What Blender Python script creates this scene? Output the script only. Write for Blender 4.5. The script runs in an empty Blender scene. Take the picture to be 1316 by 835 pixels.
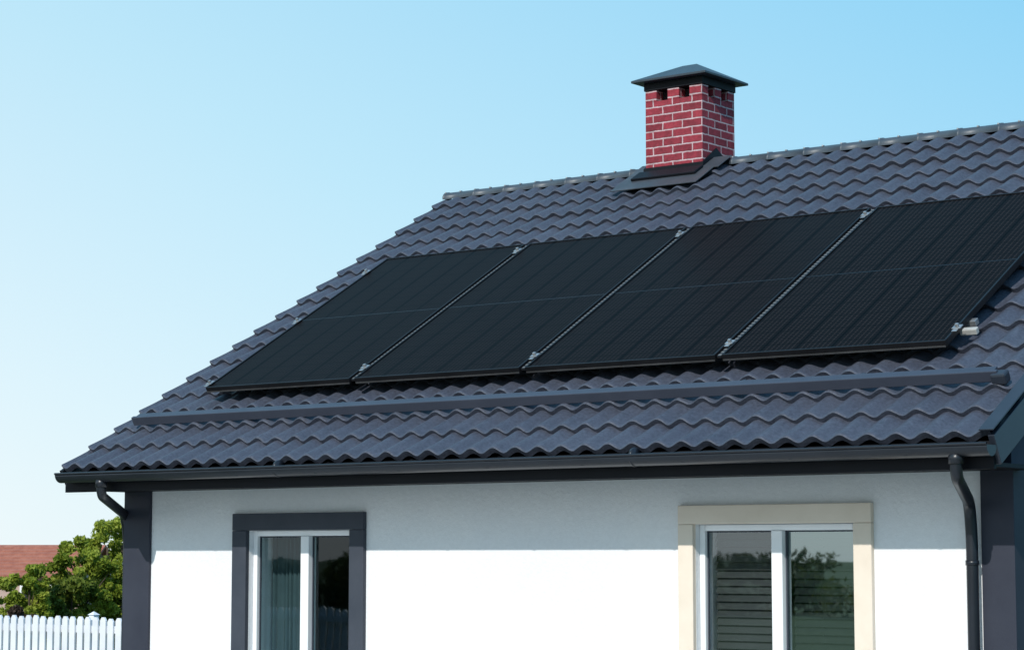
import bpy, math, random
import numpy as np
from mathutils import Vector
rad=math.radians
scene=bpy.context.scene
HE=2.3                      # eave height above the ground
TH=rad(29.88); CT,ST=math.cos(TH),math.sin(TH)
L=6.33; S=4.44
YR=S*CT; ZR=S*ST            # ridge
YW=0.5                      # front wall plane
WL,WR=0.065,6.19
DEPTH=2*YR

# ------------------------------------------------------------ materials
def mat(name):
    m=bpy.data.materials.new(name); m.use_nodes=True
    nt=m.node_tree; b=nt.nodes['Principled BSDF']
    return m,nt,b
def N(nt,t,**k):
    n=nt.nodes.new(t)
    for a,v in k.items(): setattr(n,a,v)
    return n
def ramp(nt,src,stops):
    r=N(nt,'ShaderNodeValToRGB'); e=r.color_ramp.elements
    while len(e)<len(stops): e.new(.5)
    for i,(p,c) in enumerate(stops):
        e[i].position=p; e[i].color=(*c,1)
    nt.links.new(src,r.inputs[0]); return r
def noise(nt,scale,detail=4,rough=.6,vec=None):
    n=N(nt,'ShaderNodeTexNoise'); n.inputs['Scale'].default_value=scale
    n.inputs['Detail'].default_value=detail; n.inputs['Roughness'].default_value=rough
    if vec is None:
        tc=N(nt,'ShaderNodeTexCoord'); vec=tc.outputs['Object']
    nt.links.new(vec,n.inputs['Vector']); return n
def simple(name,c1,c2,scale=6,rough=.5,bump=.0,bscale=200,metal=0,spec=.5,bdist=.002):
    m,nt,b=mat(name)
    n=noise(nt,scale)
    r=ramp(nt,n.outputs['Fac'],[(.3,c1),(.7,c2)])
    nt.links.new(r.outputs[0],b.inputs['Base Color'])
    b.inputs['Roughness'].default_value=rough; b.inputs['Metallic'].default_value=metal
    b.inputs['Specular IOR Level'].default_value=spec
    if bump:
        n2=noise(nt,bscale,3)
        bp=N(nt,'ShaderNodeBump'); bp.inputs['Strength'].default_value=bump; bp.inputs['Distance'].default_value=bdist
        nt.links.new(n2.outputs['Fac'],bp.inputs['Height']); nt.links.new(bp.outputs[0],b.inputs['Normal'])
    return m
# roof tiles: large weathering + fine grit
M_tile,nt,b=mat('roof_tile_metal')
na=noise(nt,2.2,6,.65); nb_=noise(nt,60,4,.75)
r1=ramp(nt,na.outputs['Fac'],[(.3,(.046,.052,.074)),(.7,(.064,.072,.098))])
r2=ramp(nt,nb_.outputs['Fac'],[(.3,(.64,.64,.64)),(.7,(1.36,1.36,1.36))])
mm=N(nt,'ShaderNodeMix',data_type='RGBA',blend_type='MULTIPLY'); mm.inputs[0].default_value=1
nt.links.new(r1.outputs[0],mm.inputs[6]); nt.links.new(r2.outputs[0],mm.inputs[7]); nt.links.new(mm.outputs[2],b.inputs['Base Color'])
b.inputs['Roughness'].default_value=.5; b.inputs['Specular IOR Level'].default_value=.40
bp=N(nt,'ShaderNodeBump'); bp.inputs['Strength'].default_value=.6; bp.inputs['Distance'].default_value=.004
nt.links.new(nb_.outputs['Fac'],bp.inputs['Height']); nt.links.new(bp.outputs[0],b.inputs['Normal'])

M_ridge=simple('ridge_metal',(.045,.060,.078),(.065,.082,.10),6,.45,.3,90)
M_trim=simple('dark_metal_trim',(.018,.023,.034),(.026,.032,.046),4,.42,.05,60)
M_cap=simple('cap_metal',(.024,.036,.048),(.036,.050,.064),7,.45,.15,40)
M_guard=simple('guard_paint',(.034,.040,.060),(.046,.053,.076),4,.45,.1,60)
M_gutter=simple('gutter_paint',(.008,.010,.015),(.014,.017,.024),3,.35)
M_black=simple('fascia_paint',(.004,.005,.008),(.007,.008,.012),3,.55,0,1,0,.2)
M_navy=simple('navy_board',(.026,.029,.044),(.036,.040,.057),3,.6,.2,120,0,.3)
M_gable=simple('gable_paint',(.035,.040,.065),(.045,.052,.080),3,.7,.2,120,0,.25)
M_cream=simple('cream_trim',(.70,.60,.49),(.77,.67,.56),5,.7,.2,150)
M_char=simple('charcoal_trim',(.038,.046,.062),(.052,.060,.078),5,.6,.2,150,0,.3)
M_pvc=simple('white_pvc',(.80,.81,.82),(.84,.85,.86),3,.3)
M_fence=simple('white_vinyl',(.66,.68,.74),(.80,.81,.84),3,.45)
M_alu=simple('aluminium',(.28,.29,.30),(.5,.5,.5),30,.42,0,1,.75)
M_rail=simple('rail_end_plastic',(.36,.35,.33),(.46,.45,.42),30,.6)
M_frame=simple('panel_frame_black',(.005,.005,.006),(.010,.010,.012),8,.45,0,1,0,.25)
M_lip=simple('panel_lip',(.09,.09,.09),(.15,.15,.15),8,.35,0,1,.6)
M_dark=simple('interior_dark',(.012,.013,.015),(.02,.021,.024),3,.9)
M_blind=simple('blind_slat',(.030,.034,.036),(.046,.050,.052),2,.6)
M_curtain=simple('curtain_cloth',(.035,.06,.07),(.05,.08,.09),6,.9)
M_bark=simple('bark',(.06,.045,.03),(.12,.09,.065),14,.9,.6,30,0,.2,.02)
M_flash=simple('flashing_grey',(.034,.040,.050),(.056,.063,.075),7,.5,.2,40)

# stucco wall
M_wall,nt,b=mat('white_stucco')
n=noise(nt,1.3,6,.65); r=ramp(nt,n.outputs['Fac'],[(.3,(.77,.785,.81)),(.7,(.83,.835,.84))])
n3=noise(nt,45,5,.7); r3=ramp(nt,n3.outputs['Fac'],[(.3,(.93,.93,.93)),(.7,(1,1,1))])
mm=N(nt,'ShaderNodeMix',data_type='RGBA',blend_type='MULTIPLY'); mm.inputs[0].default_value=1
nt.links.new(r.outputs[0],mm.inputs[6]); nt.links.new(r3.outputs[0],mm.inputs[7]); nt.links.new(mm.outputs[2],b.inputs['Base Color'])
b.inputs['Roughness'].default_value=.9
n2=noise(nt,55,5,.7); bp=N(nt,'ShaderNodeBump'); bp.inputs['Strength'].default_value=.6; bp.inputs['Distance'].default_value=.006
nt.links.new(n2.outputs['Fac'],bp.inputs['Height']); nt.links.new(bp.outputs[0],b.inputs['Normal'])

# brick
M_brick,nt,b=mat('red_brick')
tc=N(nt,'ShaderNodeTexCoord'); sx=N(nt,'ShaderNodeSeparateXYZ'); nt.links.new(tc.outputs['Object'],sx.inputs[0])
ad=N(nt,'ShaderNodeMath',operation='ADD'); nt.links.new(sx.outputs[0],ad.inputs[0]); nt.links.new(sx.outputs[1],ad.inputs[1])
cb=N(nt,'ShaderNodeCombineXYZ'); nt.links.new(ad.outputs[0],cb.inputs[0]); nt.links.new(sx.outputs[2],cb.inputs[1])
nz=noise(nt,18,3); mx=N(nt,'ShaderNodeVectorMath',operation='MULTIPLY_ADD')
nt.links.new(nz.outputs['Color'],mx.inputs[0]); mx.inputs[1].default_value=(.012,.012,0); nt.links.new(cb.outputs[0],mx.inputs[2])
br=N(nt,'ShaderNodeTexBrick'); nt.links.new(mx.outputs[0],br.inputs['Vector'])
br.inputs['Scale'].default_value=1; br.inputs['Brick Width'].default_value=.165; br.inputs['Row Height'].default_value=.058
br.inputs['Mortar Size'].default_value=.0058; br.inputs['Mortar Smooth'].default_value=.25
br.inputs['Color1'].default_value=(.30,.030,.048,1); br.inputs['Color2'].default_value=(.16,.014,.026,1); br.inputs['Mortar'].default_value=(.50,.36,.38,1)
br.inputs['Bias'].default_value=-.1
nz2=noise(nt,30,5,.7); mm=N(nt,'ShaderNodeMix',data_type='RGBA',blend_type='MULTIPLY'); mm.inputs[0].default_value=.9
r=ramp(nt,nz2.outputs['Fac'],[(.25,(.5,.5,.5)),(.75,(1.35,1.35,1.35))])
nt.links.new(br.outputs['Color'],mm.inputs[6]); nt.links.new(r.outputs[0],mm.inputs[7]); nt.links.new(mm.outputs[2],b.inputs['Base Color'])
b.inputs['Roughness'].default_value=.85
bp=N(nt,'ShaderNodeBump',invert=True); bp.inputs['Strength'].default_value=.8; bp.inputs['Distance'].default_value=.006
nt.links.new(br.outputs['Fac'],bp.inputs['Height']); nt.links.new(bp.outputs[0],b.inputs['Normal'])

# solar glass : uv in panel units
M_pv,nt,b=mat('solar_cells')
uv=N(nt,'ShaderNodeUVMap'); sx=N(nt,'ShaderNodeSeparateXYZ'); nt.links.new(uv.outputs[0],sx.inputs[0])
def line(src,freq,width):
    m=N(nt,'ShaderNodeMath',operation='MULTIPLY'); nt.links.new(src,m.inputs[0]); m.inputs[1].default_value=freq
    p=N(nt,'ShaderNodeMath',operation='PINGPONG'); nt.links.new(m.outputs[0],p.inputs[0]); p.inputs[1].default_value=.5
    c=N(nt,'ShaderNodeMath',operation='LESS_THAN'); nt.links.new(p.outputs[0],c.inputs[0]); c.inputs[1].default_value=width
    return c.outputs[0]
l1=line(sx.outputs[0],6,.028); l2=line(sx.outputs[1],24,.05); l3=line(sx.outputs[0],42,.15); l4=line(sx.outputs[1],84,.16)
cell=(.0058,.0048,.0053)
def mixc(fac,a,bc,amt=1):
    m=N(nt,'ShaderNodeMix',data_type='RGBA')
    mu=N(nt,'ShaderNodeMath',operation='MULTIPLY'); nt.links.new(fac,mu.inputs[0]); mu.inputs[1].default_value=amt
    nt.links.new(mu.outputs[0],m.inputs[0])
    if isinstance(a,tuple): m.inputs[6].default_value=(*a,1)
    else: nt.links.new(a,m.inputs[6])
    m.inputs[7].default_value=(*bc,1); return m.outputs[2]
c=mixc(l3,cell,(.024,.020,.020),.8); c=mixc(l4,c,(.002,.002,.002),.75); c=mixc(l2,c,(.001,.001,.001),.6); c=mixc(l1,c,(.0003,.0003,.0003),.98)
nt.links.new(c,b.inputs['Base Color']); b.inputs['Roughness'].default_value=.35; b.inputs['Specular IOR Level'].default_value=.014

M_strip,nt,b=mat('panel_gap_strip')
uv=N(nt,'ShaderNodeUVMap'); sx=N(nt,'ShaderNodeSeparateXYZ'); nt.links.new(uv.outputs[0],sx.inputs[0])
l=line(sx.outputs[1],30,.24); c=mixc(l,(.14,.14,.135),(.010,.010,.012),1)
nt.links.new(c,b.inputs['Base Color']); b.inputs['Roughness'].default_value=.5

def glass(name,fac,tint,gcol=(.85,.95,1)):
    m=bpy.data.materials.new(name); m.use_nodes=True; nt=m.node_tree; nt.nodes.clear()
    o=N(nt,'ShaderNodeOutputMaterial'); mix=N(nt,'ShaderNodeMixShader'); mix.inputs[0].default_value=fac
    t=N(nt,'ShaderNodeBsdfTransparent'); t.inputs[0].default_value=(*tint,1)
    g=N(nt,'ShaderNodeBsdfGlossy'); g.inputs['Roughness'].default_value=.015; g.inputs[0].default_value=(*gcol,1)
    nz=noise(nt,2.2,1); bp=N(nt,'ShaderNodeBump'); bp.inputs['Strength'].default_value=.05; bp.inputs['Distance'].default_value=.01
    nt.links.new(nz.outputs['Fac'],bp.inputs['Height']); nt.links.new(bp.outputs[0],g.inputs['Normal'])
    nt.links.new(t.outputs[0],mix.inputs[1]); nt.links.new(g.outputs[0],mix.inputs[2]); nt.links.new(mix.outputs[0],o.inputs[0])
    return m
G_refl=glass('glass_coated',.36,(.55,.65,.65),(.72,.88,.90)); G_mid=glass('glass_half',.15,(.8,.85,.85)); G_dark=glass('glass_clear',.055,(.75,.85,.85))

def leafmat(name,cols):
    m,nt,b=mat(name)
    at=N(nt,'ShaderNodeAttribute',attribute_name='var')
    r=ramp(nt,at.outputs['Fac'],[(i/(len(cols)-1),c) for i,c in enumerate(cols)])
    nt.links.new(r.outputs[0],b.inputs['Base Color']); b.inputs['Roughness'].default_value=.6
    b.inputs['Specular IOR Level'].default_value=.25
    tr=N(nt,'ShaderNodeBsdfTranslucent'); nt.links.new(r.outputs[0],tr.inputs[0])
    mx=N(nt,'ShaderNodeMixShader'); mx.inputs[0].default_value=.35
    o=nt.nodes['Material Output']; nt.links.new(b.outputs[0],mx.inputs[1]); nt.links.new(tr.outputs[0],mx.inputs[2]); nt.links.new(mx.outputs[0],o.inputs[0])
    return m
M_leaf=leafmat('leaves_green',[(.07,.11,.012),(.24,.30,.03),(.44,.47,.08)])
M_leafy=leafmat('leaves_yellow',[(.10,.08,.01),(.25,.18,.02),(.35,.20,.03)])
M_leafd=leafmat('leaves_dark',[(.04,.065,.012),(.12,.16,.02),(.22,.26,.04)])
M_leafr=leafmat('leaves_far',[(.05,.07,.02),(.10,.12,.03),(.17,.19,.05)])
M_leafbr=leafmat('leaves_brown',[(.03,.02,.015),(.07,.045,.03),(.12,.08,.05)])

# ------------------------------------------------------------ helpers
def empty(name,loc=(0,0,0),parent=None):
    e=bpy.data.objects.new(name,None); scene.collection.objects.link(e); e.location=loc; e.parent=parent; e.empty_display_size=.2
    return e
def mesh(name,v,f,m,parent=None,smooth=False,uvs=None,loc=(0,0,0)):
    me=bpy.data.meshes.new(name); me.from_pydata([tuple(map(float,p)) for p in v],[],[tuple(map(int,q)) for q in f]); me.update()
    if uvs is not None:
        ul=me.uv_layers.new(name='UVMap'); li=np.empty(len(me.loops),dtype=np.int32); me.loops.foreach_get('vertex_index',li)
        ul.data.foreach_set('uv',np.array(uvs,dtype=np.float32)[li].ravel())
    if smooth: me.polygons.foreach_set('use_smooth',[True]*len(me.polygons))
    if m: me.materials.append(m)
    o=bpy.data.objects.new(name,me); scene.collection.objects.link(o); o.parent=parent; o.location=loc
    return o
BF=[(0,3,2,1),(4,5,6,7),(0,1,5,4),(1,2,6,5),(2,3,7,6),(3,0,4,7)]
def bevel(o,w):
    if w:
        m=o.modifiers.new('bevel','BEVEL'); m.width=w; m.segments=2; m.limit_method='ANGLE'
    return o
def box(name,x0,x1,y0,y1,z0,z1,m,parent=None,bv=.003):
    v=[(x0,y0,z0),(x1,y0,z0),(x1,y1,z0),(x0,y1,z0),(x0,y0,z1),(x1,y0,z1),(x1,y1,z1),(x0,y1,z1)]
    return bevel(mesh(name,v,BF,m,parent),bv)
def RP(x,s,h,back=False):
    y=s*CT-h*ST; z=s*ST+h*CT
    return (x,DEPTH-y,z) if back else (x,y,z)
def rbox(name,x0,x1,s0,s1,h0,h1,m,parent=None,bv=.002,back=False,uv0=None):
    v=[RP(a,b_,c,back) for c in (h0,h1) for a,b_ in ((x0,s0),(x1,s0),(x1,s1),(x0,s1))]
    f=BF if not back else [tuple(reversed(q)) for q in BF]
    uvs=[(a-x0,b_-s0) for c in (0,1) for a,b_ in ((x0,s0),(x1,s0),(x1,s1),(x0,s1))]
    return bevel(mesh(name,v,f,m,parent,uvs=uvs),bv)
def tube(name,pts,r,m,parent=None,seg=16):
    pts=[Vector(p) for p in pts]; V=[];F=[]
    P=[pts[0]]
    for i in range(1,len(pts)-1):
        a,b_,c=pts[i-1],pts[i],pts[i+1]; d=min((a-b_).length,(c-b_).length,.2)*.48
        p1=b_+(a-b_).normalized()*d; p2=b_+(c-b_).normalized()*d
        for t in (0,.2,.4,.6,.8,1): P.append((1-t)**2*p1+2*t*(1-t)*b_+t*t*p2)
    P.append(pts[-1])
    for i,p in enumerate(P):
        t=(P[min(i+1,len(P)-1)]-P[max(i-1,0)]).normalized()
        u=t.cross(Vector((.3,1,.1))).normalized(); w=t.cross(u)
        for k in range(seg):
            a=2*math.pi*k/seg; V.append(p+u*r*math.cos(a)+w*r*math.sin(a))
    for i in range(len(P)-1):
        for k in range(seg):
            a=i*seg+k; b_=i*seg+(k+1)%seg; F.append((a,b_,b_+seg,a+seg))
    F.append(tuple(range(seg))[::-1]); F.append(tuple((len(P)-1)*seg+k for k in range(seg)))
    return mesh(name,V,F,m,parent,True)

# ------------------------------------------------------------ HOUSE
house=empty('house',(0,0,HE))
NW=42; PX=L/NW; NR=18; PS=S/NR
def wave(x):
    c=.5+.5*np.cos(2*np.pi*x/PX+1.3)
    return c**.9
AMP=.029
def tiles(name,back):
    per=12; xs=np.linspace(0,L,NW*per+1); V=[];F=[];nx=len(xs); w=wave(xs)
    rng=np.random.RandomState(3)
    ts=[0,.03,.10,.25,.5,.75,.92,1.14]
    for k in range(NR):
        jit=rng.normal(0,.006,NW*per+1); jit=np.convolve(jit,np.ones(25)/25,'same')
        jf=rng.normal(0,.026,NW*per+1); jf=np.convolve(jf,np.ones(31)/31,'same')
        rowj=rng.normal(0,.004)
        base=len(V)
        front=k*PS+.012*w-.005+((rowj+jf) if k else 0)
        lift=lambda t:.028*(1-t)**1.2
        for ti,t in enumerate(ts):
            if k==NR-1 and t>1: t=1.0
            m_=max(0,1-t*1.2)
            s=k*PS+t*PS+(front-k*PS)*m_
            tt=min(t,1)
            if t==0: hh=w*(AMP-.002)+lift(0)-.005+jit
            else: hh=w*AMP+lift(tt)+jit
            if ti==len(ts)-1: hh=hh-.004
            for x,ss,h in zip(xs,s,hh): V.append(RP(x,ss,h,back))
        for j in range(len(ts)-1):
            for i in range(nx-1):
                a=base+j*nx+i; q=(a,a+1,a+1+nx,a+nx); F.append(q if not back else q[::-1])
        b2=len(V)
        for dh in (0,-.034):
            for x,ss,ww,jj in zip(xs,front,w,jit): V.append(RP(x,ss+(.010 if dh else 0),ww*(AMP-.002)+.023+dh+jj,back))
        for i in range(nx-1):
            a=b2+i; q=(a+nx,a+1+nx,a+1,a); F.append(q if not back else q[::-1])
    return mesh(name,V,F,M_tile,house,True)
tiles('roof_tiles_front',False); tiles('roof_tiles_rear',True)
for back in (False,True):
    rbox('roof_deck',.012,L-.012,.02,S-.01,-.085,-.020,M_black,house,0,back)
    rbox('verge_board',-.022,.010,-.01,S,-.11,.012,M_black,house,.003,back)
    rbox('verge_board',L-.010,L+.022,-.01,S,-.12,.030,M_trim,house,.003,back)
    rbox('verge_flashing',L-.045,L+.028,-.015,S,.058,.066,M_trim,house,.002,back)
# ridge cap
V=[];F=[];seg=10
n=22
prof=[]
for k in range(n):
    x0=-.02+(L+.04)*k/n; x1=-.02+(L+.04)*(k+1)/n
    prof+= [(x0,.052),(x0+.014,.052),(x0+.016,.047),(x1-.002,.046)]
for x,r_ in prof:
    for j in range(seg+1):
        a=math.pi*(j/seg)*1.15-math.pi*.075; V.append((x,YR-r_*1.35*math.cos(a),ZR+.006+r_*math.sin(a)))
for i in range(len(prof)-1):
    for j in range(seg):
        a=i*(seg+1)+j; F.append((a,a+seg+1,a+seg+2,a+1))
mesh('ridge_cap',V,F,M_ridge,house,True)
for k in range(n*2+1):
    x=-.01+(L+.02)*k/(n*2)
    box('ridge_clip',x-.006,x+.006,YR-.045,YR-.02,ZR+.042,ZR+.054,M_alu,house,.002)

# walls
ZT=-.105; ZB=-HE
LW=(1.14,1.98,-1.36,-.372); RW=(4.39,5.34,-1.36,-.362)
T=.22
def wallseg(x0,x1,z0,z1): box('front_wall',x0,x1,YW,YW+T,z0,z1,M_wall,house,0)
wallseg(WL+.01,LW[0],ZB,ZT); wallseg(LW[1],RW[0],ZB,ZT); wallseg(RW[1],WR-.01,ZB,ZT)
for w in (LW,RW): wallseg(w[0],w[1],ZB,w[2]); wallseg(w[0],w[1],w[3],ZT)
def gable(name,x0,x1):
    yb=DEPTH-YW; y0=YW+.0015
    pts=[(y0,ZB),(yb,ZB),(yb,YW/CT*ST-.10),(YR,ZR-.10),(y0,YW/CT*ST-.10)]
    V=[(x0,y,z) for y,z in pts]+[(x1,y,z) for y,z in pts]
    F=[(0,1,2,3,4)[::-1],(5,6,7,8,9)]+[(i,(i+1)%5,(i+1)%5+5,i+5) for i in range(5)]
    mesh(name,V,F,M_gable,house)
gable('gable_wall',WL,WL+.2); gable('gable_wall',WR-.2,WR)
box('rear_wall',WL+.2,WR-.2,DEPTH-YW-T,DEPTH-YW,ZB,ZT+.1,M_wall,house,0)
box('corner_board',WL-.02,.28,YW-.022,YW+.16,ZB,ZT-.001,M_navy,house)
box('corner_board',6.035,WR+.018,YW-.022,YW+.13,ZB,ZT-.001,M_navy,house)
box('soffit',.012,L-.012,.045,YW+.05,-.118,-.098,M_black,house,0)
box('fascia',.0,L,.018,.043,-.13,.0,M_black,house,.002)
box('soffit_rear',.012,L-.012,DEPTH-YW-.05,DEPTH-.045,-.118,-.098,M_black,house,0)
box('fascia_rear',.0,L,DEPTH-.043,DEPTH-.018,-.13,.0,M_black,house,.002)
def gutter(name,x0,x1,yc,zc,r):
    prof=[]
    for j in range(13):
        a=math.pi+math.pi*j/12; prof.append((yc+r*math.cos(a),zc+r*math.sin(a)))
    inn=[(yc+(r-.006)*math.cos(math.pi+math.pi*j/12),zc+(r-.006)*math.sin(math.pi+math.pi*j/12)) for j in range(13)][::-1]
    lip=[(yc-r-.006*math.cos(a),zc+.004+.007*math.sin(a)) for a in np.linspace(-1.2,math.pi+1.2,7)]
    ring=prof+inn+lip
    V=[(x,y,z) for x in (x0,x1) for y,z in ring]; m=len(ring)
    F=[(i,(i+1)%m,(i+1)%m+m,i+m) for i in range(m)]
    o=mesh(name,V,F,M_gutter,house,True)
    for xe,sg in ((x0,1),(x1,-1)):
        V=[(xe,y,z) for y,z in prof]+[(xe+.006*sg,y,z) for y,z in prof]
        F=[tuple(range(13)),tuple(range(13,26))[::-1]]
        mesh(name+'_end',V,F,M_gutter,house)
    return o
gutter('gutter',.03,6.35,-.045,-.022,.052)
gutter('gutter_rear',.03,6.35,DEPTH+.045,-.022,.052)
for i,x in enumerate(np.arange(.35,6.3,.62)):
    rbox('gutter_bracket',x-.01,x+.01,-.10,.03,-.016,-.010,M_gutter,house,0)
    if i%4==2: tube('gutter_joint',[(x+.3,-.045,-.027),(x+.315,-.045,-.027)],.0500,M_gutter,house)
# downpipes
tube('downpipe',[(.40,-.045,-.03),(.40,-.045,-.155),(.028,.50,-.262),(.028,.53,-.42),(.028,.53,ZB+.05)],.030,M_gutter,house)
tube('downpipe',[(6.17,-.045,-.03),(6.17,-.045,-.165),(6.005,.42,-.272),(6.005,.44,-.42),(6.005,.44,ZB+.05)],.029,M_gutter,house)
for (x,y,z) in ((.40,-.045,-.075),(6.17,-.045,-.075)):
    tube('pipe_collar',[(x,y,z+.02),(x,y,z-.03)],.036,M_gutter,house)
for (x,y,z) in ((6.005,.44,-.56),(6.005,.44,-1.5),(.028,.53,-.58)):
    tube('pipe_bracket',[(x,y,z+.012),(x,y,z-.012)],.033,M_gutter,house)

# windows
def window(w,trim,tm,mull,glasses,name):
    x0,x1,z0,z1=w
    tl,tr,tt=trim
    yo=YW-.03
    box(name+'_trim',tl,x0-.001,yo,YW+.02,z0-.10,z1,tm,house,.004)
    box(name+'_trim',x1+.001,tr,yo,YW+.02,z0-.10,z1,tm,house,.004)
    box(name+'_trim',tl,tr,yo,YW+.02,z1+.001,tt,tm,house,.004)
    box(name+'_sill',x0,x1,yo-.04,YW+.05,z0-.06,z0-.001,tm,house,.004)
    f=.034; yf0,yf1=YW+.035,YW+.095
    box(name+'_frame',x0+.001,x0+f,yf0,yf1,z0,z1-.001,M_pvc,house,.004)
    box(name+'_frame',x1-f,x1-.001,yf0,yf1,z0,z1-.001,M_pvc,house,.004)
    box(name+'_frame',x0+f+.001,x1-f-.001,yf0,yf1,z1-f,z1-.002,M_pvc,house,.004)
    box(name+'_frame',x0+f+.001,x1-f-.001,yf0,yf1,z0,z0+f,M_pvc,house,.004)
    box(name+'_mullion',mull[0],mull[1],yf0-.012,yf1,z0+f+.001,z1-f-.001,M_pvc,house,.004)
    for (a,b_),g in zip(((x0+f,mull[0]),(mull[1],x1-f)),glasses):
        yg=YW+.07
        gk=.008
        for q in ((a+.001,a+gk,z0+f,z1-f),(b_-gk,b_-.001,z0+f,z1-f),(a+gk,b_-gk,z1-f-gk,z1-f-.001)):
            box(name+'_gasket',q[0],q[1],yg-.012,yg-.002,q[2],q[3],M_char,house,0)
        mesh(name+'_glass',[(a,yg,z0+f),(b_,yg,z0+f),(b_,yg,z1-f),(a,yg,z1-f)],[(0,1,2,3)],g,house)
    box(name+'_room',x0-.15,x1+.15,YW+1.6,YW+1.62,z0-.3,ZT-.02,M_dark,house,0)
window(LW,(1.02,2.092,-.268),M_char,(1.545,1.61),(G_dark,G_dark),'window_a')
window(RW,(4.296,5.444,-.262),M_cream,(4.835,4.90),(G_mid,G_refl),'window_b')
V=[];F=[]
z=-.42
while z>-1.34:
    for (a,b_) in ((4.43,4.832),(4.903,5.30)):
        i=len(V); V+=[(a,YW+.135,z-.017),(b_,YW+.135,z-.017),(b_,YW+.150,z+.021),(a,YW+.150,z+.021)]; F.append((i,i+1,i+2,i+3))
    z-=.041
mesh('venetian_blind',V,F,M_blind,house)
V=[];F=[];n=60
for i in range(n+1):
    x=1.15+.36*i/n; y=YW+.2+.018*math.sin(i*1.1)+.008*math.sin(i*2.7)
    V+=[(x,y,-1.36),(x,y,-.38)]
for i in range(n): F.append((2*i,2*i+2,2*i+3,2*i+1))
mesh('curtain',V,F,M_curtain,house,True)

# snow guard : flat bar on brackets
SG=.53
rbox('snow_guard_rail',.18,6.17,SG-.012,SG+.012,.050,.108,M_guard,house,.004)
rbox('snow_guard_foot',.20,6.15,SG+.0125,SG+.055,.092,.104,M_guard,house,.002)
for x in np.arange(.5,6.1,.7):
    rbox('snow_guard_bracket',x-.012,x+.012,SG+.013,SG+.10,.05,.088,M_trim,house,.003)
rbox('snow_guard_bracket',6.14,6.22,SG-.035,SG+.03,.04,.10,M_trim,house,.012)

# ------------------------------------------------------------ chimney
ch=empty('chimney',(0,0,0),house)
cx0,cx1,cy0,cy1=1.94,2.42,3.68,4.11; zb=1.9; zs=2.705; zt=2.785
box('shaft',cx0,cx1,cy0,cy1,zb,zs,M_brick,ch,.003)
px=[(cx0,2.035),(2.13,2.225),(2.315,cx1)]; py=[(cy0,cy0+.085),(cy0+.17,cy0+.255),(cy1-.085,cy1)]
for i,(a,b_) in enumerate(px):
    for j,(c,d) in enumerate(py):
        if i==1 and j==1: continue
        box('brick_pier',a,b_,c,d,zs+.0005,zt,M_brick,ch,.002)
box('flue',cx0+.09,cx1-.09,cy0+.09,cy1-.09,zs+.001,zt-.001,M_dark,ch,0)
box('top_band',cx0-.008,cx1+.008,cy0-.008,cy1+.008,zt+.001,2.842,M_black,ch,.003)
ox=.075
ax0,ax1,ay0,ay1=cx0-ox,cx1+ox,cy0-ox,cy1+ox; z0=2.843
V=[(ax0,ay0,z0),(ax1,ay0,z0),(ax1,ay1,z0),(ax0,ay1,z0),(ax0,ay0,z0+.016),(ax1,ay0,z0+.016),(ax1,ay1,z0+.016),(ax0,ay1,z0+.016),
   (2.12,3.895,z0+.145),(2.24,3.895,z0+.145)]
F=[(3,2,1,0),(0,1,5,4),(1,2,6,5),(2,3,7,6),(3,0,4,7),(4,5,9,8),(5,6,9),(6,7,8,9),(7,4,8)]
bevel(mesh('cap_roof',V,F,M_cap,ch),.003)
def rz(y): return (y if y<YR else DEPTH-y)/CT*ST
e=.012
ys=[cy0-e,YR,cy1+e]
V=[];
for x in (cx0-e,cx1+e):
    for y in ys: V.append((x,y,rz(y)-.05))
    for y in ys: V.append((x,y,rz(y)+.135-(.02 if y==ys[0] else 0)))
F=[(0,1,4,3),(1,2,5,4),(6,9,10,7),(7,10,11,8),(0,3,9,6),(2,8,11,5),(3,4,10,9),(4,5,11,10)]
mesh('base_upstand',V,F,M_black,ch)
rbox('apron_flashing',cx0-.12,cx1+.12,3.965,(cy0-e)/CT+.0,.066,.074,M_flash,ch,.002)
rbox('side_flashing',cx1+e,cx1+.16,(cy0-e)/CT+.001,S+.0,.0675,.075,M_flash,ch,.002)
rbox('side_flashing',cx0-.12,cx0-e,(cy0-e)/CT+.001,S,.0675,.075,M_flash,ch,.002)
rbox('apron_lip',cx0-.03,cx1+.03,4.12,(cy0-e)/CT+.02,.0745,.094,M_black,ch,.004)

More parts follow.
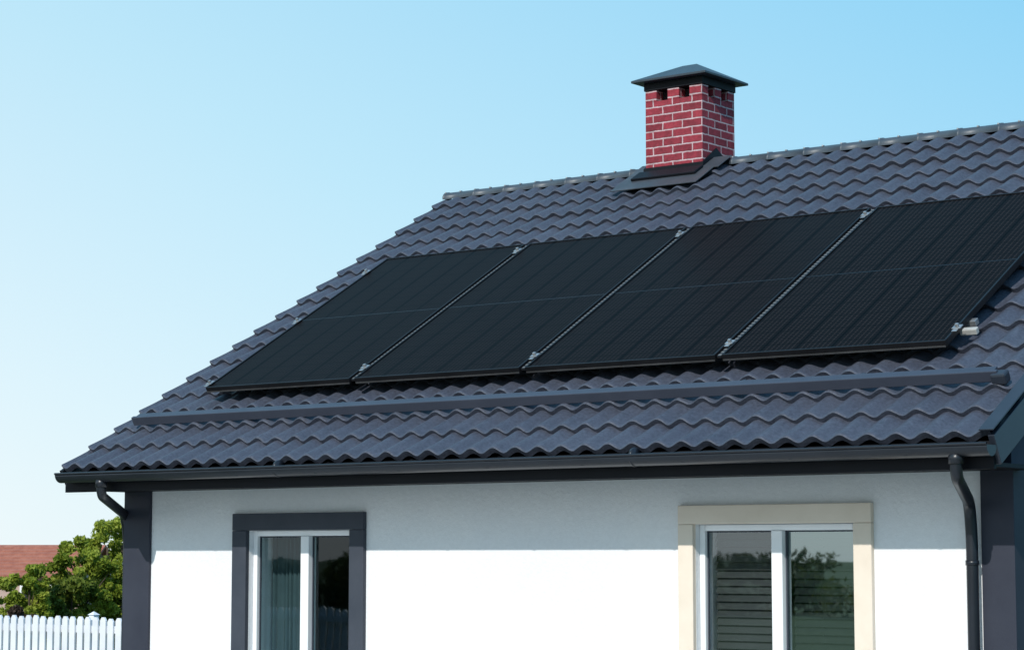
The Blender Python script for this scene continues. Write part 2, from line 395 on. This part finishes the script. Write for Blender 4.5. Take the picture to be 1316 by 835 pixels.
# ------------------------------------------------------------ solar panels
X=[.569,1.811,3.107,4.428,5.769]; s0,s1=.853,2.897; g=.022
for i in range(4):
    a,b_=X[i]+(g if i else 0),X[i+1]-(g if i<3 else 0)
    P=empty('solar_panel',(0,0,HE))
    h0,h1=.102,.137; fw=.012
    rbox('frame_bottom',a,b_,s0,s0+fw,h0,h1,M_frame,P)
    rbox('frame_bottom_lip',a+.004,b_-.004,s0-.004,s0-.0005,h0,h0+.008,M_lip,P,0)
    rbox('frame_top',a,b_,s1-fw,s1,h0,h1,M_frame,P)
    rbox('frame_left',a,a+fw,s0+fw+.0005,s1-fw-.0005,h0,h1,M_frame,P)
    rbox('frame_right',b_-fw,b_,s0+fw+.0005,s1-fw-.0005,h0,h1,M_frame,P)
    rbox('backsheet',a+fw+.0005,b_-fw-.0005,s0+fw+.0005,s1-fw-.0005,h0+.012,h1-.009,M_frame,P,0)
    ga,gb,gs,gt=a+fw,b_-fw,s0+fw,s1-fw
    sm=(gs+gt)/2; hh=h1-.005
    for lo,hi,v0 in ((gs,sm-.006,0),(sm+.006,gt,.5)):
        mesh('solar_cells',[RP(ga,lo,hh),RP(gb,lo,hh),RP(gb,hi,hh),RP(ga,hi,hh)],[(0,1,2,3)],M_pv,P,uvs=[(0,v0),(1,v0),(1,v0+.5),(0,v0+.5)])
    rbox('centre_bar',ga,gb,sm-.005,sm+.005,hh-.003,hh+.0005,M_frame,P,0)
    for sr in (s0+.32,s1-.42):
        rbox('mount_rail',a-(.04 if i==0 else .02),b_+(.03 if i==3 else .02),sr-.02,sr+.02,.070,h0-.001,M_alu,P)
    if i<3:
        rbox('gap_strip',b_+.009,X[i+1]+g-.009,s0+.01,s1-.01,.114,.126,M_strip,P,0)
    ed=[X[i+1]] if i<3 else [b_+.005]
    if i==0: ed.append(a-.008)
    for xe in ed:
        for sc in (s0+.15,s1-.12) if xe>.6 else (s0+.06,s0+1.0,s1-.24):
            rbox('clamp',xe-.024,xe+.024,sc-.022,sc+.022,.1375,.145,M_alu,P,.003)
            rbox('clamp_bolt',xe-.009,xe+.009,sc-.009,sc+.009,.1455,.160,M_alu,P,.003)
            rbox('clamp_tab',xe-.014,xe+.014,sc-.05,sc-.023,.1375,.141,M_alu,P,.001)
    if i==3:
        rbox('rail_bracket',b_-.02,b_+.075,s0+.20,s0+.235,.066,.100,M_rail,P,.006)

# ------------------------------------------------------------ ground
v=[(-900,-900,0),(900,-900,0),(900,900,0),(-900,900,0)]
M_grass,nt,b=mat('grass'); n=noise(nt,.35,8,.7); r=ramp(nt,n.outputs['Fac'],[(.3,(.035,.06,.015)),(.55,(.07,.10,.025)),(.75,(.12,.12,.05))])
nt.links.new(r.outputs[0],b.inputs['Base Color']); b.inputs['Roughness'].default_value=.9
n2=noise(nt,25,4); bp=N(nt,'ShaderNodeBump'); bp.inputs['Distance'].default_value=.05; nt.links.new(n2.outputs['Fac'],bp.inputs['Height']); nt.links.new(bp.outputs[0],b.inputs['Normal'])
mesh('ground',v,[(0,1,2,3)],M_grass)
M_bounce=simple('bounce_slab_surface',(.40,.39,.38),(.49,.48,.46),5,.9,.4,40)
box('added_bounce_slab',-1.2,8.4,-7.5,YW-.03,-.05,.02,M_bounce,None,.01)  # unseen pale slab, added to bounce fill light into the wall's eave shadow

# ------------------------------------------------------------ fences
def picket_fence(xa,xb,FY,seed):
    fence=empty('white_picket_fence',(0,0,0)); V=[];F=[]
    rng=random.Random(seed); x=xa
    while x<xb:
        w=.078; y0,y1=FY,FY+.02; top=1.19+rng.uniform(-.010,.010); b0=.06
        i=len(V); lean=rng.uniform(-.004,.004)
        pr=[(x,b0),(x+w,b0),(x+w+lean,top-.03),(x+w*.72+lean,top),(x+w*.28+lean,top),(x+lean,top-.03)]
        V+=[(p,y0,z) for p,z in pr]+[(p,y1,z) for p,z in pr]
        F+=[tuple(i+k for k in range(6)),tuple(i+6+k for k in range(6))[::-1]]+[(i+(k+1)%6,i+k,i+k+6,i+(k+1)%6+6) for k in range(6)]
        x+=w+.030
    mesh('pickets',V,F,M_fence,fence)
    for z in (.22,1.04): box('fence_rail',xa,xb,FY+.0215,FY+.06,z,z+.07,M_fence,fence,.003)
    x=xa+.75
    while x<xb-.2:
        box('fence_post',x,x+.07,FY+.061,FY+.13,0,1.21,M_fence,fence,.004)
        v=[(x-.008,FY+.05,1.211),(x+.078,FY+.05,1.211),(x+.078,FY+.138,1.211),(x-.008,FY+.138,1.211),(x+.035,FY+.095,1.245)]
        mesh('post_cap',v,[(3,2,1,0),(0,1,4),(1,2,4),(2,3,4),(3,0,4)],M_fence,fence); x+=1.9
picket_fence(-16.0,WL-.12,5.35,5)
picket_fence(-22.0,-3.2,-8.6,6)

# ------------------------------------------------------------ trees
def foliage(name,parent,centres,radii,nleaf,size,m,seed,loc=(0,0,0)):
    r=np.random.RandomState(seed); C=np.array(centres); Rr=np.array(radii)
    k=r.choice(len(C),nleaf,p=Rr**2/np.sum(Rr**2))
    d=r.normal(size=(nleaf,3)); d/=np.linalg.norm(d,axis=1)[:,None]
    rr=r.uniform(.35,1.12,nleaf)**.6
    P=C[k]+d*(Rr[k]*rr)[:,None]*np.array([1,1,.8])
    a=r.normal(size=(nleaf,3)); a/=np.linalg.norm(a,axis=1)[:,None]
    b=np.cross(a,r.normal(size=(nleaf,3))); b/=np.linalg.norm(b,axis=1)[:,None]
    sz=size*r.uniform(.6,1.3,nleaf)[:,None]
    V=np.empty((nleaf,4,3)); V[:,0]=P-a*sz; V[:,1]=P+b*sz*.45; V[:,2]=P+a*sz; V[:,3]=P-b*sz*.45
    V[:,:,2]=np.maximum(V[:,:,2],.01)
    F=np.arange(nleaf*4).reshape(-1,4)
    o=mesh(name,V.reshape(-1,3),F,m,parent,loc=loc)
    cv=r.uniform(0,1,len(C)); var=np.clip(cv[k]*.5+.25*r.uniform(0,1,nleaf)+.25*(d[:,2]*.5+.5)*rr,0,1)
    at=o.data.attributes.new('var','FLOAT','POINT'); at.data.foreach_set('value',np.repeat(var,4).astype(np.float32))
    return o
def tree(name,loc,h,rx,seed,m=None,nl=9000,size=.05,z0=.3,ncl=40,sparse=1):
    m=m or M_leaf; r=random.Random(seed)
    T=empty(name,loc)
    def cone(nm,p,q,r0,r1):
        p=Vector(p);q=Vector(q);t=(q-p).normalized();u=t.cross(Vector((.9,.3,.1))).normalized();w=t.cross(u);V=[];F=[]
        for c,rr in ((p,r0),(p.lerp(q,.5)+u*.03*r0*8*r.uniform(-1,1),(r0+r1)/2),(q,r1)):
            for k in range(7):
                a=k*2*math.pi/7; V.append(c+u*rr*math.cos(a)+w*rr*math.sin(a))
        for j in range(2):
            for k in range(7): F.append((j*7+k,j*7+(k+1)%7,j*7+7+(k+1)%7,j*7+7+k))
        mesh(nm,V,F,M_bark,T,True)
    tr=h*.022
    cone('trunk',(0,0,-.05),(0,0,h*.75),tr,tr*.35)
    cs=[];rs=[]
    zc=h*(z0+1)/2; hz=h*(1-z0)/2
    for i in range(ncl):
        while True:
            x,y,z=[r.uniform(-1,1) for _ in range(3)]
            q=x*x+y*y+z*z
            if .12<q<1 : break
        wv=.75+.35*r.random()
        cs.append((x*rx*wv,y*rx*wv,zc+z*hz*(.85+.15*wv))); rs.append(r.uniform(.10,.24)*rx*sparse)
    cs=[(a,b,min(c,h-rr*.6)) for (a,b,c),rr in zip(cs,rs)]
    for c in r.sample(cs,min(9,len(cs))):
        zst=max(h*.15,c[2]*.55); cone('limb',(0,0,zst),c,tr*.45,tr*.08)
    foliage('crown',T,cs,rs,nl,size,m,seed)
    return T
CAMX,CAMY=10.8884,-9.5697
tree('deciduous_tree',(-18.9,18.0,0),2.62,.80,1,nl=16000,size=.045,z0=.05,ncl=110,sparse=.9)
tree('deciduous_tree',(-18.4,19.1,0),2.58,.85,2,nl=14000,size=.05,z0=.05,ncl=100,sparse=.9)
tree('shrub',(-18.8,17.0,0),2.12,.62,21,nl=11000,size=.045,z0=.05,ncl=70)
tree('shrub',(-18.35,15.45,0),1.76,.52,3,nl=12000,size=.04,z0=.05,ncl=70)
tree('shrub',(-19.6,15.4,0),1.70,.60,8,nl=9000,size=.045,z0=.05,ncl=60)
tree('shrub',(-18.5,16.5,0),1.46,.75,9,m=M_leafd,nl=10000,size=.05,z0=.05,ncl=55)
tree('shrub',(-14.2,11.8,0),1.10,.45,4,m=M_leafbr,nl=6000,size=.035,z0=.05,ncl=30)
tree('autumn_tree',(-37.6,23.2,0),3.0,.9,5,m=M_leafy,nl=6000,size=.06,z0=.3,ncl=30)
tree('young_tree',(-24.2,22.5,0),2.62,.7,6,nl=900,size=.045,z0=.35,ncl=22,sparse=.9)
def hedge(name,x0,y0,x1,y1,h,w,nc,nl,seed,m,size):
    r=random.Random(seed); cs=[];rs=[]
    for i in range(nc):
        t=r.random(); hh=h*(.80+.18*math.sin(t*37+seed)*.6+.15*r.random())
        rr=r.uniform(.18,.42)*h*.8
        cs.append((x0+(x1-x0)*t+r.uniform(-w,w),y0+(y1-y0)*t+r.uniform(-w,w),max(rr*.4,r.uniform(.1,1)*hh-rr*.5))); rs.append(rr)
    e=empty(name,(0,0,0))
    foliage('foliage',e,cs,rs,nl,size,m,seed)
hedge('distant_tree_line',-75,26,-26,62,1.65,1.5,240,26000,11,M_leafd,.14)
hedge('distant_tree_line',-75,-48,14,-52,2.08,1.5,420,42000,12,M_leafr,.13)

# ------------------------------------------------------------ neighbour house with red roof
M_rroof=simple('red_clay_roof',(.28,.10,.07),(.40,.16,.11),5,.8,.5,12,0,.2,.03)
M_nwall=simple('neighbour_wall',(.42,.30,.26),(.5,.36,.31),3,.85)
nb=empty('neighbour_house',(-32.2,25.8,0)); nb.rotation_euler=(0,0,rad(33))
box('walls',-3.0,2.4,0,3.2,0,1.35,M_nwall,nb,0)
V=[(-3.2,-.25,1.28),(2.6,-.25,1.28),(2.6,1.6,2.0),(-3.2,1.6,2.0),(-3.2,3.45,1.28),(2.6,3.45,1.28),
   (-3.2,-.25,1.34),(2.6,-.25,1.34),(2.6,1.6,2.06),(-3.2,1.6,2.06),(-3.2,3.45,1.34),(2.6,3.45,1.34)]
F=[(6,7,8,9),(9,8,11,10),(0,3,2,1),(3,4,5,2),(0,1,7,6),(5,4,10,11),(1,2,8,7),(2,5,11,8),(0,6,9,3),(3,9,10,4)]
mesh('roof',V,F,M_rroof,nb)
for q in range(1,9):
    t=q/9; box('tile_course',-3.2,2.6,-.25+1.85*t-.012,-.25+1.85*t+.012,1.345+.72*t-.01,1.345+.72*t+.012,M_rroof,nb,0)
mesh('gable',[(2.39,0,1.35),(2.39,3.2,1.35),(2.39,1.6,2.0)],[(0,1,2)],M_nwall,nb)
for x in (-2.2,-.6,1.0):
    box('window',x,x+.7,-.03,.02,.55,1.05,M_dark,nb,.005)
    box('window_frame',x-.05,x+.75,-.02,.01,.5,1.1,M_pvc,nb,.005)

# ------------------------------------------------------------ light
AZ=12; EL=36.2
sd=Vector((math.sin(rad(AZ))*math.cos(rad(EL)),-math.cos(rad(AZ))*math.cos(rad(EL)),math.sin(rad(EL))))
sl=bpy.data.lights.new('sun','SUN'); sl.energy=3.8; sl.angle=rad(.6); sl.color=(1,.965,.91)
so=bpy.data.objects.new('sun',sl); scene.collection.objects.link(so); so.rotation_euler=sd.to_track_quat('Z','Y').to_euler(); so.location=(0,-10,20)
w=bpy.data.worlds.new('World'); scene.world=w; w.use_nodes=True; nt=w.node_tree
bg=nt.nodes['Background']; sky=N(nt,'ShaderNodeTexSky'); sky.sky_type='NISHITA'; sky.sun_disc=False
sky.sun_elevation=rad(EL); sky.sun_rotation=rad(180-AZ); sky.air_density=1.0; sky.dust_density=.3; sky.ozone_density=1.5
tc=N(nt,'ShaderNodeTexCoord'); nrm=N(nt,'ShaderNodeVectorMath',operation='NORMALIZE'); nt.links.new(tc.outputs['Generated'],nrm.inputs[0])
def dot(v):
    d=N(nt,'ShaderNodeVectorMath',operation='DOT_PRODUCT'); nt.links.new(nrm.outputs[0],d.inputs[0]); d.inputs[1].default_value=v; return d.outputs['Value']
def M(op,a,b_):
    m=N(nt,'ShaderNodeMath',operation=op)
    for i,q in enumerate((a,b_)):
        if isinstance(q,(int,float)): m.inputs[i].default_value=q
        else: nt.links.new(q,m.inputs[i])
    return m.outputs[0]
zz=M('MAXIMUM',dot((0,0,1)),0.0); aa=M('MINIMUM',M('MAXIMUM',dot((-.794,-.608,0)),-.6),.6)
q=M('ADD',M('MULTIPLY',zz,2.1),M('MULTIPLY',M('SUBTRACT',.22,aa),1.05))
q=M('MULTIPLY',M('ADD',q,.3),1/2.9)          # -0.3..2.6 -> 0..1
def P(v): return (v+.3)/2.9
r=ramp(nt,q,[(P(-.3),(.92,.98,1.0)),(P(0),(.84,.95,1.0)),(P(.5),(.53,.83,.98)),(P(1.0),(.26,.66,.94)),(P(2.4),(.16,.42,.76))])
sc=N(nt,'ShaderNodeVectorMath',operation='SCALE'); nt.links.new(r.outputs[0],sc.inputs[0]); sc.inputs['Scale'].default_value=1/.12
mx=N(nt,'ShaderNodeMix',data_type='RGBA'); mx.inputs[0].default_value=.92
nt.links.new(sky.outputs[0],mx.inputs[6]); nt.links.new(sc.outputs[0],mx.inputs[7])
nt.links.new(mx.outputs[2],bg.inputs[0]); bg.inputs[1].default_value=.12

# ------------------------------------------------------------ camera
cam=bpy.data.cameras.new('camera'); co=bpy.data.objects.new('camera',cam); scene.collection.objects.link(co)
co.location=(CAMX,CAMY,HE-.5312); co.rotation_euler=(rad(90+5.853),0,rad(37.467))
cam.sensor_width=36; cam.lens=2902.2/1316*36; cam.clip_end=3000
scene.camera=co
scene.view_settings.view_transform='Standard'; scene.view_settings.look='None'; scene.view_settings.exposure=0
